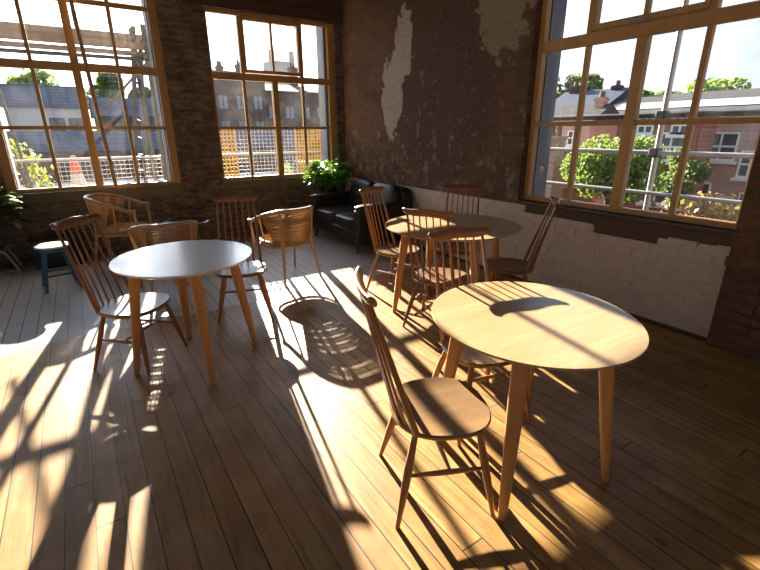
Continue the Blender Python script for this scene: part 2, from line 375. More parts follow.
# ------------------------------------------------------------------ windows
def window(name, cols, top, axis, label, sash=False, upper=True, sillmat='sill', face=0.04, reveal=None):
    root = empty(name); tag(root, label, None, None, 'structure')
    wall = 0.0
    d0 = wall + face; d1 = d0 + .065                      # timber from d0 to d1
    def bx(m, u0, u1, z0, z1, a=None, b=None):
        a = d0 if a is None else a; b = d1 if b is None else b
        if axis == 'b': return m.box(u0, u1, YW + a, YW + b, z0, z1)
        if axis == 'n': return m.box(u0, u1, YN - b, YN - a, z0, z1)
        if axis == 'l': return m.box(XL - b, XL - a, u0, u1, z0, z1)
        return m.box(XW + a, XW + b, u0, u1, z0, z1)
    l, r = cols[0], cols[-1]; e0 = (.1 if axis == 'b' else .06) if reveal is None else reveal
    lo, hi = l - e0, r + (.1 if axis == 'b' else .055)
    f = MB(); fr = .075
    hd = top + (.205 if axis == 'b' and sash else .085)
    bx(f, lo, l, ZB - .045, hd); bx(f, r, hi, ZB - .045, hd)
    bx(f, l, r, ZB - .045, ZB); bx(f, l, r, top + .005, hd)
    f.build('window_frame', M['frame'], root, smooth=False, bevel=.004)
    m = MB(); bx(m, l, r, ZT - .045, ZT + .045, d0 - .004, d1 + .004)
    m.build('transom', M['frame'], root, smooth=False, bevel=.004)
    m = MB(); bx(m, cols[2] - .042, cols[2] + .042, ZB, ZT - .045, d0 - .006, d1)
    if not sash: bx(m, cols[2] - .042, cols[2] + .042, ZT + .045, top, d0 - .006, d1)
    m.build('mullion', M['frame'], root, smooth=False, bevel=.004)
    g = MB()
    for c in (cols[1], cols[3]):
        bx(g, c - .019, c + .019, ZB, ZT - .045, d0 + .01, d1 - .005)
        if not sash:
            bx(g, c - .019, c + .019, ZT + .045, top, d0 + .01, d1 - .005)
    bx(g, l, cols[2] - .042, ZM - .021, ZM + .021, d0 + .012, d1 - .006); bx(g, cols[2] + .042, r, ZM - .021, ZM + .021, d0 + .012, d1 - .006)
    if top > ZU + .2:
        if not sash: bx(g, l, cols[2] - .042, ZU - .024, ZU + .024, d0 + .012, d1 - .006); bx(g, cols[2] + .042, r, ZU - .024, ZU + .024, d0 + .012, d1 - .006)
    g.build('glazing_bars', M['frame'], root, smooth=False, bevel=.003)
    if sash:                                               # top-hung opening light in the upper row
        p = MB(); a, b = (cols[1], cols[3])
        for c in (a, b): bx(p, c - .022, c + .022, ZT + .045, top)
        p.build('jamb', M['frame'], root, smooth=False, bevel=.003)
        s = MB(); i0, i1 = a + .022, b - .022; k0, k1 = d0 - .015, d1 - .01
        bx(s, i0, i0 + .036, ZT + .055, top, k0, k1); bx(s, i1 - .036, i1, ZT + .055, top, k0, k1)
        bx(s, i0 + .036, i1 - .036, ZT + .055, ZT + .10, k0, k1); bx(s, i0 + .036, i1 - .036, top - .04, top, k0, k1)
        bx(s, (a + b) / 2 - .016, (a + b) / 2 + .016, ZT + .1, top - .04, k0 + .01, k1 - .01)
        sh = s.build('sash', M['frame'], root, smooth=False, bevel=.003)
        h = MB(); c0 = (a + b) / 2
        bx(h, c0 - .008, c0 + .16, ZT + .066, ZT + .08, k0 - .025, k0 - .012); bx(h, c0 - .012, c0 + .012, ZT + .06, ZT + .088, k0 - .014, k0 + .002)
        h.build('stay', M['tube'], sh)
    q = MB(); dm = (d0 + d1) / 2 + .012; bx(q, l - .01, r + .01, ZB - .01, top + .012, dm, dm + .005)
    q.build('glass', M['glass'], root, smooth=False)
    s = MB()
    if sillmat == 'sill': bx(s, lo, hi, .70, ZB - .045, wall - .035, wall + .20)
    else: bx(s, lo, hi, .60, ZB - .045, wall - .008, wall + .2); bx(s, lo, hi, ZB - .075, ZB - .045, wall - .02, wall + .05)
    s.build('window_sill', M[sillmat], root, smooth=False, bevel=.006)
    o = MB()                                               # painted outer lining seen through the panes
    bx(o, lo, l + .012, ZB - .04, top + .08, d1 + .004, wall + .34); bx(o, r - (.04 if sash and axis == 'b' else .012), hi, ZB - .04, top + .08, d1 + .004, wall + .34)
    o.build('outer_lining', M['outer'], root, smooth=False)
    return root
window('window_1', W1, ZV, 'b', 'tall window beside the terracotta pot, scaffold deck and net outside')
window('window_2', W2, ZH, 'b', 'corner window over the wicker chairs with orange mesh outside', sash=True, reveal=.03)
window('window_3', W3, ZV, 'r', 'wide window in the right wall looking out on red brick houses', sash=True, sillmat='dsill', face=.075)
window('window_4', W0, ZV, 'b', 'added daylight-fill window along the back wall, out of view')  # unseen window, added only for daylight fill
window('window_5', W4, ZV, 'r', 'added daylight-fill window along the right wall, out of view', sillmat='dsill', face=.075)  # also added out of sight to let in fill light

n_ = 6  # unseen windows added in the side and near walls as daylight fill
for ax, lst in (('l', WL), ('n', WN)):
    for w_ in lst:
        window('window_%d' % n_, w_, ZV, ax, ['first', 'second', 'third', 'fourth'][lst.index(w_)] + (' added daylight-fill window along the side wall, counted from the near corner' if ax == 'l' else ' added daylight-fill window along the wall behind the camera'), sillmat='dsill'); n_ += 1

# ------------------------------------------------------------------ spindle-back chairs
def seat_ring(k, z, dy=0.0, n=40):
    o = []
    for j in range(n):
        t = 2 * PI * j / n; c, s = math.cos(t), math.sin(t)
        x = .212 * math.copysign(abs(c) ** .82, c); y = .205 * math.copysign(abs(s) ** .80, s)
        x *= 1 + .05 * (y / .2)
        o.append((x * k, y * k + dy, z))
    return o
ZS = .41
def make_chair(wood, seatmat):
    root = empty('spindle_back_chair')
    MB().rings([seat_ring(.80, ZS - .034), seat_ring(.93, ZS - .03), seat_ring(.99, ZS - .016), seat_ring(1, ZS - .006), seat_ring(.975, ZS + .001),
                seat_ring(.90, ZS - .001), seat_ring(.7, ZS - .006), seat_ring(.4, ZS - .009), seat_ring(.1, ZS - .009)]).build('seat', M[seatmat], root)
    legs = {}
    def leg(a, b):
        a, b = Vector(a), Vector(b); P = [a.lerp(b, t) for t in (0, .15, .38, .6, .85, 1)]
        MB().tube(P, [.0115, .0135, .0175, .0165, .0115, .0095], 10).build('leg', M[wood], root); return a, b
    for s in (-1, 1):
        legs['f', s] = leg((s * .135, .125, ZS - .02), (s * .214, .186, 0)); legs['b', s] = leg((s * .125, -.125, ZS - .02), (s * .212, -.214, 0))
    mids = []
    for s in (-1, 1):
        a = legs['f', s][0].lerp(legs['f', s][1], .47); b = legs['b', s][0].lerp(legs['b', s][1], .47)
        MB().tube([a, a.lerp(b, .3), a.lerp(b, .5), a.lerp(b, .7), b], [.0065, .0105, .012, .0105, .0065], 8).build('stretcher', M[wood], root); mids.append(a.lerp(b, .45))
    a, b = mids; MB().tube([a, a.lerp(b, .3), a.lerp(b, .5), a.lerp(b, .7), b], [.0065, .010, .0115, .010, .0065], 8).build('stretcher', M[wood], root)
    # crest rail: bowed backwards, wing tips, tapering ends
    def rail(x):
        t = x / .197; return -.292 - .030 * (1 - t * t), .948 + .006 * math.cos(t * PI * 1.15) + .020 * abs(t) ** 3.2, .029 * (1 - .42 * abs(t) ** 2.2), .0130
    rr = []
    for i in range(25):
        x = -.197 + .394 * i / 24; y, z, h, w = rail(x); e = 1 - max(0, (abs(x) - .18) / .017) ** 2 * .75
        rr.append([(x, y + w * e * math.cos(q) + .012 * (math.sin(q) * h * e) / .033 * -1, z + h * e * math.sin(q)) for q in [2 * PI * j / 12 for j in range(12)]])
    MB().rings(rr).build('crest_rail', M[wood], root)
    for i in range(7):
        k = (i - 3) / 3; xb = k * .165; yb = -.188 + .055 * k * k; xt = k * .152; y, z, h, w = rail(xt)
        a, b = Vector((xb, yb, ZS - .012)), Vector((xt, y, z - h * .55)); out = abs(k) == 1
        P = [a.lerp(b, t) for t in (0, .15, .5, .85, 1)]
        if out: MB().tube(P, [.0125, .0135, .0115, .009, .008], 8).build('back_post', M[wood], root)
        else: MB().tube(P, [.0062, .007, .0062, .0052, .005], 7).build('spindle', M[wood], root)
    return root
ch = make_chair('chair', 'seat'); dch = make_chair('dchair', 'dseat')
CH = [  # position, heading in degrees, label
    (ch, 1.075, 1.19, -24.4, 'spindle-back chair nearest the camera, its seat half in sun, at the near round oak table'),
    (ch, 1.625, 1.475, -103, 'spindle-back chair behind the near oak table, casting its rail shadow across that table top'),
    (dch, 2.24, 2.535, 28.4, 'spindle-back chair seen from behind, striped sunlight on its seat, tucked into the far oak table'),
    (ch, 2.44, 3.40, -69.4, 'spindle-back chair standing in front of the dark leather sofa'),
    (dch, 2.99, 3.12, -137.4, 'spindle-back chair beyond the far oak table, only its upper back showing against the whitewash'),
    (dch, 2.925, 2.425, 132.5, 'spindle-back chair seen edge-on, leaning back towards the whitewashed wall under the side window'),
    (dch, .141, 3.215, -43, 'dark spindle-back chair next to the blue stool, drawn up to the pale-topped table'),
    (ch, .985, 3.625, -108, 'spindle-back chair between the pale-topped table and the lit wicker armchair'),
]
used = set()
for src, x, y, h, lab in CH:
    o = src if src.name not in used and not used.add(src.name) else copy_tree(src)
    if o is not src: o.name = 'spindle_back_chair'
    o.location = (x, y, 0); o.rotation_euler = (0, 0, R(h - 90)); tag(o, lab, 'chair', 'spindle-back chairs round the tables')

# ------------------------------------------------------------------ round tables
def make_table(cx, cy, ra, rb, ang, legang, rfoot, topmat, label, H=.742):
    root = empty('round_table', (cx, cy, 0)); n = 72
    def ring(k, z):
        o = []
        for j in range(n):
            t = 2 * PI * j / n; u = Vector((ra * k * math.cos(t), rb * k * math.sin(t), 0)); u.rotate(Matrix.Rotation(R(ang), 3, 'Z')); o.append((u.x, u.y, z))
        return o
    MB().rings([ring(.05, H - .024), ring(.93, H - .024), ring(.985, H - .012), ring(1, H - .007), ring(1, H - .003), ring(.996, H), ring(.5, H), ring(.05, H)]).build('tabletop', M[topmat], root)
    rt = rfoot - .10
    under = MB()
    for k in range(2):
        a = R(legang + 90 * k); under.box(-rt, rt, -.022, .022, H - .062, H - .024, Matrix.Rotation(a, 4, 'Z'))
    under.build('cross_rail', M['leg'], root, smooth=False, bevel=.004)
    for k in range(4):
        a = R(legang + 90 * k); d = Vector((math.cos(a), math.sin(a), 0)); s = Vector((-d.y, d.x, 0)); rr = []
        for t, w, th in ((0, .034, .032), (.25, .0335, .0315), (.6, .027, .026), (.97, .0185, .0175), (1, .0165, .0155)):
            c = d * (rt + (rfoot - rt) * t) + Vector((0, 0, (H - .024) * (1 - t)))
            rr.append([c + s * (w * math.copysign(abs(math.cos(q)) ** .6, math.cos(q))) + d * (th * math.copysign(abs(math.sin(q)) ** .6, math.sin(q))) for q in [2 * PI * j / 16 for j in range(16)]])
        MB().rings(rr).build('leg', M['leg'], root)
    return tag(root, label, 'table', 'round tables with four splayed legs')
make_table(1.507, 1.102, .457, .426, 66, -147, .395, 'oak', 'near round oak table with a chair-back shadow across its sunlit top')
make_table(.460, 2.985, .449, .421, 78, -91, .392, 'pale', 'round table with sky reflection coloured into its pale grey-white top, before the wicker chairs')
make_table(2.555, 2.765, .568, .568, 0, 163, .51, 'oak', 'far round oak table ringed by four chairs near the whitewashed wall')

# ------------------------------------------------------------------ wicker armchairs
def make_wicker(Hb=.75, Ha=.62):
    root = empty('wicker_armchair'); N = 61
    def path(u, v):     # u -1..1 along the horseshoe, v 0..1 from seat up to rim
        rt, rb_ = .29, .225; r = rb_ + (rt - rb_) * v; a = abs(u)
        if a < .62: t = u / .62 * PI / 2; x, y = r * math.sin(t), -r * math.cos(t) * .95 - .02
        else: k = (a - .62) / .38; x = math.copysign(r, u); y = -.02 + k * .24
        top = Hb - (Hb - Ha) * min(1, max(0, (a - .25) / .65)) ** 1.3
        z0 = .40; drop = max(0, (a - .72) / .28)
        return Vector((x, y, z0 + (top - z0) * v))
    us = [-1 + 2 * i / (N - 1) for i in range(N)]
    # rim
    rim = MB().tube([path(u, 1) for u in us], .0185, 8); rim.build('rim', M['cane'], root)
    # woven back: weavers running over and under the stakes, only to the arm fronts
    w = MB(); rows = 16; NS = 89
    for r in range(rows):
        v = .05 + .90 * r / (rows - 1); lim = .44 + .19 * v; pts = []
        for i in range(NS):
            u = -lim + 2 * lim * i / (NS - 1); p = path(u, v); q = path(u * .98, v); c = Vector((0, -.02, p.z)); d = (p - c); d.z = 0; d.normalize()
            pts.append(p + d * (.0085 * math.cos(PI * (i + r))))
        w.tube(pts, .0086, 5, 1.15)
    w.build('woven_back', M['cane'], root)
    st = MB()
    for i in range(0, 89, 2):
        u = -.62 + 1.24 * i / 88; st.tube([path(u * (.71 + .29 * t), t) for t in (0, .33, .66, 1)], .0042, 5)
    st.build('stakes', M['cane'], root)
    # seat
    def sring(k, z):
        o = []
        for j in range(32):
            t = 2 * PI * j / 32; c, s = math.cos(t), math.sin(t); o.append((.245 * k * math.copysign(abs(c) ** .75, c), .245 * k * math.copysign(abs(s) ** .75, s) + .01, z))
        return o
    MB().rings([sring(.95, .385), sring(1, .392), sring(1.02, .405), sring(.98, .42), sring(.85, .424), sring(.1, .417)]).build('seat', M['cane'], root)
    ws = MB()
    for k in range(17):
        y = -.2 + .43 * k / 16; half = .225 * (max(.05, 1 - abs((y - .01) / .25) ** 3)) ** .4
        ws.tube([(-half + 2 * half * i / 24, y, .424 + .004 * math.cos(PI * (i + k))) for i in range(25)], .009, 5)
    ws.build('seat_weave', M['cane'], root)
    MB().tube([Vector(p) for p in sring(1.03, .375)] + [Vector(sring(1.03, .375)[0])], .013, 7).build('seat_rail', M['cane'], root)
    for s in (-1, 1):
        a = path(s * .97, 1); MB().tube([a, (s * .262, .215, .42), (s * .275, .26, 0)], [.0145, .016, .0135], 8).build('leg', M['cane'], root)
        b = path(s * .30, .97); MB().tube([b + Vector((0, -.012, 0)), (s * .175, -.215, .40), (s * .228, -.285, 0)], [.0125, .016, .0135], 8).build('leg', M['cane'], root)
        c = path(s * .68, 1); MB().tube([c, (s * .25, .0, .40)], .010, 7).build('arm_support', M['cane'], root)
    return root
wk = make_wicker()
for i, (x, y, h, lab) in enumerate([
        (1.715, 4.45, 102, 'wicker armchair at the edge of the sunlit floor patch, its woven back to the camera'),
        (.575, 4.62, 88, 'wicker armchair behind the pale-topped table, in front of the black low table'),
        (.31, 5.88, -20, 'wicker armchair under the tall window, facing sideways, sun glinting on its rim')]):
    o = wk if i == 0 else copy_tree(wk)
    o.scale = [(1, 1, 1), (1, 1, .94), (1.06, 1.06, 1.09)][i]
    o.location = (x, y, 0); o.rotation_euler = (0, 0, R(h - 90)); tag(o, lab, 'armchair', 'wicker armchairs by the windows')

# black low table among the wicker chairs
t = empty('coffee_table', (.90, 5.62, 0)); tag(t, 'black round low table with a glossy top among the wicker armchairs', 'table')
MB().lathe([(.01, .48), (.285, .48), (.30, .488), (.30, .497), (.29, .503), (.01, .503)], 48).build('tabletop', M['black'], t)
for k in range(4):
    a = R(45 + 90 * k); MB().tube([(.2 * math.cos(a), .2 * math.sin(a), .485), (.25 * math.cos(a), .25 * math.sin(a), 0)], [.018, .012], 8).build('leg', M['black'], t)

# blue stool
t = empty('stool', (-.365, 5.37, 0), R(8)); tag(t, 'blue-legged stool with a round white seat by the back wall', 'stool')
MB().lathe([(.01, .420), (.13, .420), (.147, .426), (.150, .436), (.145, .444), (.01, .446)], 36).build('seat', M['wtop'], t)
MB().lathe([(.10, .385), (.118, .385), (.118, .42), (.10, .42)], 32).build('seat_ring', M['blue'], t)
for k in range(4):
    a = R(45 + 90 * k); c, s = math.cos(a), math.sin(a); MB().tube([(.10 * c, .10 * s, .42), (.205 * c, .205 * s, 0)], [.017, .014], 8).build('leg', M['blue'], t)
for k in range(4):
    a, b = R(45 + 90 * k), R(135 + 90 * k); r = .165
    MB().tube([(r * math.cos(a), r * math.sin(a), .155), (r * math.cos(b), r * math.sin(b), .155)], .009, 7).build('rung', M['blue'], t)

# black box on the floor behind the stool
t = empty('storage_box', (-.43, 6.38, 0)); tag(t, 'black box standing against the wall behind the blue stool', 'box')
MB().box(-.20, .30, -.15, .17, 0, .30).build('body', M['black'], t, smooth=False, bevel=.008)
MB().box(-.21, .31, -.16, .18, .302, .33).build('lid', M['black'], t, smooth=False, bevel=.006)

# cream framed rack with the potted plant on it
t = empty('plant_rack', (-1.12, 6.43, 0)); tag(t, 'low cream tube-framed rack on the floor under the terracotta pot', 'rack')
for y in (-.13, .13):
    MB().tube([(-.32, y, .0), (-.29, y, .22), (-.26, y, .245), (.22, y, .245), (.26, y, .22), (.345, y, .0)], .012, 8).build('frame', M['cream'], t)
    MB().tube([(-.32, y, .013), (.34, y, .013)], .010, 8).build('rail', M['cream'], t)
for x in (-.28, .25): MB().tube([(x, -.13, .235), (x, .13, .235)], .009, 8).build('cross_bar', M['cream'], t)
MB().box(-.27, .24, -.145, .145, .257, .269).build('shelf', M['ply'], t, smooth=False)
MB().box(-.27, .25, -.12, .12, .03, .05).build('shelf', M['ply'], t, smooth=False)

def leaf(m, base, d, L, w, droop=.3, up=Vector((0, 0, 1)), roll=0):
    d = d.normalized(); s = d.cross(up)
    if s.length < .05: s = Vector((1, 0, 0))
    s.normalize(); n = s.cross(d); s = s * math.cos(roll) + n * math.sin(roll); n = s.cross(d); v = []; f = []; K = 5
    for i in range(K + 1):
        t = i / K; c = base + d * (L * t) - Vector((0, 0, droop * L * t * t)); ww = w * math.sin(PI * min(.97, t * .92 + .06)) ** .8
        v += [c - s * ww + n * ww * .25, c, c + s * ww + n * ww * .25]
    for i in range(K):
        a = 3 * i; f += [(a, a + 1, a + 4, a + 3), (a + 1, a + 2, a + 5, a + 4)]
    m.add(v, f)
def plant(name, loc, pot_r, pot_h, potmat, leafmat, nleaf, spread, height, Lf, wf, label, seed=1, standh=0):
    rd = random.Random(seed); root = empty(name, loc); tag(root, label, 'potted plant')
    z0 = standh
    MB().lathe([(.01, z0), (pot_r * .72, z0), (pot_r * .98, z0 + pot_h * .86), (pot_r * 1.07, z0 + pot_h * .87), (pot_r * 1.07, z0 + pot_h), (pot_r * .93, z0 + pot_h), (pot_r * .9, z0 + pot_h * .9), (.01, z0 + pot_h * .9)], 28).build('pot', M[potmat], root)
    MB().lathe([(.01, z0 + pot_h * .9), (pot_r * .88, z0 + pot_h * .91), (.01, z0 + pot_h * .93)], 20).build('soil', M['soil'], root)
    st = MB(); lf = MB(); b0 = Vector((0, 0, z0 + pot_h * .9))
    for i in range(nleaf):
        a = rd.uniform(0, 2 * PI); el = rd.uniform(.05, 1) ** .8; rr = spread * rd.uniform(.25, 1) ** .6
        tip = b0 + Vector((math.cos(a) * rr, math.sin(a) * rr, height * (.15 + .85 * rd.random() ** .8 * (1 - .35 * (rr / spread) ** 2))))
        if i % 3 == 0:
            mid = b0.lerp(tip, .5) + Vector((0, 0, .06)); st.tube([b0 + Vector((rd.uniform(-.03, .03), rd.uniform(-.03, .03), 0)), mid, tip], [.005, .004, .002], 5)
        d = Vector((math.cos(a), math.sin(a), rd.uniform(-.2, .9))) + Vector((rd.uniform(-.5, .5), rd.uniform(-.5, .5), 0))
        leaf(lf, tip, d, Lf * rd.uniform(.6, 1.15), wf * rd.uniform(.7, 1.15), rd.uniform(.1, .5), roll=rd.uniform(-.7, .7))
    lf.v = [(max(-.42, min(.42, q[0])), max(-.26, min(.16, q[1])), q[2]) for q in lf.v]
    st.v = [(q[0], max(-.26, min(.16, q[1])), q[2]) for q in st.v]
    st.build('stems', M[leafmat], root); lf.build('foliage', M[leafmat], root)
    return root
plant('potted_plant', (-1.02, 6.44, .27), .145, .26, 'terra', 'dleaf', 170, .34, .42, .2, .035, 'dark leafy plant in a terracotta pot on the cream rack', 5)
t = empty('plant_stand', (3.24, 6.36, 0)); tag(t, 'dark stand in the corner behind the sofa arm, holding the green plant', 'stand')
MB().box(-.17, .17, -.17, .17, .41, .44).build('top', M['dark'], t, smooth=False, bevel=.004)
for x in (-.14, .14):
    for y in (-.14, .14): MB().box(x - .017, x + .017, y - .017, y + .017, 0, .41).build('leg', M['dark'], t, smooth=False)
plant('potted_plant', (3.24, 6.36, .44), .135, .22, 'black', 'leaf', 480, .30, .47, .125, .034, 'bushy bright green plant in the corner next to the leather sofa', 11)

# ------------------------------------------------------------------ sofa
t = empty('sofa', (3.2, 5.38, 0)); tag(t, 'black leather two-seat sofa against the right wall in the corner', 'sofa')
L2 = .70
MB().box(-.42, .40, -L2 + .04, L2 - .04, .13, .30).build('base', M['leather'], t, bevel=.03)
MB().pillow((.37, 0, .48), (.18, 2 * L2 - .06, .62), .25).build('backrest', M['leather'], t)
for s in (-1, 1):
    MB().pillow((-.08, s * .295, .365), (.72, .585, .17), .32).build('seat_cushion', M['leather'], t)
    MB().pillow((.25, s * .295, .60), (.20, .61, .46), .5, mat=Matrix.Rotation(R(12), 3, 'Y')).build('back_cushion', M['leather'], t)
    a = MB(); a.pillow((-.02, s * (L2 - .06), .36), (.84, .13, .46), .22); a.pillow((-.03, s * (L2 - .05), .585), (.82, .155, .085), .5); a.build('armrest', M['leather'], t)
    for x in (-.38, .34): MB().tube([(x, s * (L2 - .10), .15), (x - .02 * (1 if x < 0 else -1), s * (L2 - .08), 0)], [.03, .018], 10).build('leg', M['dark'], t)

# window pole leaning in the tall window
t = MB().tube([(.350, 6.60, .826), (.300, 6.615, 2.0), (.262, 6.63, 3.05)], [.023, .023, .022], 8).build('window_pole', M['plug'])
tag(t, 'slim wooden pole standing on the sill against the tall window', 'pole')

# ------------------------------------------------------------------ outside: scaffold
def tube_thing(name, a, b, r, mat, label, cat, group=None):
    o = MB().tube([a, b], r, 10).build(name, M[mat]); return tag(o, label, cat, group)
G = 'scaffold tubes outside the back wall'; YS = 8.2; ZG = -6.6
tube_thing('scaffold_tube', (-2.4, YS, 2.52), (1.32, YS, 2.545), .026, 'dtube', 'scaffold tube running level just under the deck outside the tall window', 'scaffold tube', G)
tube_thing('scaffold_tube', (-2.4, YS, 1.12), (5.2, YS, 1.12), .022, 'tube', 'pale guard rail tube crossing low outside the tall window', 'scaffold tube', G)
tube_thing('scaffold_tube', (1.17, YS - .08, ZG), (1.17, YS - .08, 3.0), .034, 'dtube', 'dark upright scaffold tube with couplers behind the ladder at the tall window', 'scaffold tube', G)
tube_thing('scaffold_tube', (1.06, YS + .30, ZG), (1.06, YS + .30, 3.0), .04, 'dtube', 'dark upright scaffold tube between the ladder and the coupled one', 'scaffold tube', G)
tube_thing('scaffold_tube', (1.28, YS - .10, ZG), (1.28, YS - .10, 3.0), .04, 'dtube', 'upright scaffold tube closest to the jamb of the tall window', 'scaffold tube', G)
lad = empty('ladder', (0, 0, 0)); tag(lad, 'dark ladder leaning up to the scaffold deck outside the tall window', 'ladder')
la = [Vector((.78, 9.05, .455)), Vector((1.03, YS - .14, 2.95))]; lb = [Vector((.95, 9.20, .455)), Vector((1.15, YS + .22, 2.85))]
for q in (la, lb): MB().tube(q, .034, 8).build('stile', M['dtube'], lad)
for k in range(9): MB().tube([la[0].lerp(la[1], (k + .5) / 9), lb[0].lerp(lb[1], (k + .5) / 9)], .015, 6).build('rung', M['dtube'], lad)
tube_thing('scaffold_tube', (-.62, YS + .25, .455), (-.80, YS + .22, 3.2), .02, 'dtube', 'leaning scaffold tube by the pot side of the tall window', 'scaffold tube', G)
tube_thing('scaffold_tube', (.35, YS - .1, 1.70), (1.12, YS - .06, 2.46), .018, 'dtube', 'diagonal brace tube rising to the coupled upright', 'scaffold tube', G)
for z in (2.43, 2.53, 2.72):
    o = MB().box(1.115, 1.225, YS - .135, YS - .03, z, z + .07).build('scaffold_coupler', M['dtube'], None, smooth=False, bevel=.01)
    tag(o, 'steel coupler clamped on the dark upright at deck level', 'coupler', 'couplers at the deck')
o = empty('scaffold_deck', (0, 0, 0)); tag(o, 'timber scaffold deck and toe board above the tall window view', 'scaffold deck')
for k in range(1): MB().box(-3, 1.32, YS - .05 + .235 * k, YS + .175 + .235 * k, 2.60, 2.64).build('board', M['deck'], o, smooth=False)
MB().box(-3, 1.32, YS - .09, YS - .055, 2.66, 2.86).build('toe_board', M['deck'], o, smooth=False)
def grid(name, x0, x1, z0, z1, y, nx, nz, w, mat, label, cat, group=None, d=.012):
    m = MB()
    for i in range(nx + 1):
        x = x0 + (x1 - x0) * i / nx; m.box(x - w / 2, x + w / 2, y, y + d, z0, z1)
    for i in range(nz + 1):
        z = z0 + (z1 - z0) * i / nz; m.box(x0, x1, y + .001, y + d - .001, z - w / 2, z + w / 2)
    return tag(m.build(name, M[mat], None, smooth=False), label, cat, group)
grid('debris_net', -3, 1.35, 2.88, 3.9, YS - .04, 46, 11, .010, 'net', 'pale square-meshed net above the scaffold deck', 'net')
G = 'mesh guard panels on the scaffold'
grid('mesh_guard', 1.86, 2.37, .70, 1.56, YS, 8, 13, .024, 'yellow', 'orange mesh panel in the lower corner of the corner window, wall side', 'mesh guard', G)
grid('mesh_guard', 3.52, 4.15, .72, 1.56, YS, 10, 13, .024, 'yellow', 'orange mesh panel behind the bushy corner plant', 'mesh guard', G)
grid('mesh_guard', 1.16, 1.34, .72, 1.56, YS, 3, 13, .024, 'yellow', 'narrow orange mesh panel at the edge of the tall window', 'mesh guard', G)
grid('mesh_guard', 2.39, 3.50, .72, 1.56, YS, 16, 13, .009, 'mesh', 'fine grey mesh panel between the two orange ones', 'mesh guard', G)
grid('mesh_guard', -.30, 1.14, .62, 1.08, YS + .05, 22, 7, .008, 'mesh', 'fine grey mesh panel low across the tall window', 'mesh guard', G)
# scaffold by the side window
G = 'scaffold tubes outside the side window'; XS = 4.75
tube_thing('scaffold_tube', (XS, 2.268, -6.5), (XS, 2.268, 3.6), .026, 'tube', 'bright upright scaffold tube outside the side window', 'scaffold tube', G)
tube_thing('scaffold_tube', (XS - .05, -2, 1.285), (XS - .05, 6.5, 1.285), .022, 'tube', 'middle level scaffold tube outside the side window', 'scaffold tube', G)
tube_thing('scaffold_tube', (XS - .05, -2, .895), (XS - .05, 6.5, .905), .018, 'tube', 'lowest level scaffold tube outside the side window', 'scaffold tube', G)
tube_thing('scaffold_tube', (XS - .05, -2, 1.63), (XS - .05, 6.5, 1.62), .026, 'dtube', 'upper level scaffold tube outside the side window', 'scaffold tube', G)
for z, w in ((1.285, 'middle'), (1.62, 'upper')):
    o = MB().box(XS - .085, XS + .03, 2.225, 2.31, z - .045, z + .045).build('scaffold_coupler', M['dtube'], None, smooth=False, bevel=.012)
    tag(o, f'coupler joining the {w} tube to the upright outside the side window', 'coupler')

# ------------------------------------------------------------------ outside: ground, roofs, houses, trees
ZG = -6.6
struct('ground', MB().box(-120, 160, -60, 160, ZG - .3, ZG), M['street'], 'dark street far below the windows')
o = MB().box(-9, 24, 16, 25, -3.2, -.62).build('flat_roof', M['roofw'], None, smooth=False); tag(o, 'bright white flat roof just beyond the scaffold', 'roof')
o = MB().box(7.0, 24, 16, 16.7, -.62, .42).build('flat_roof', M['slateb'], None, smooth=False); tag(o, 'low blue-grey parapet on the white roof', 'parapet')

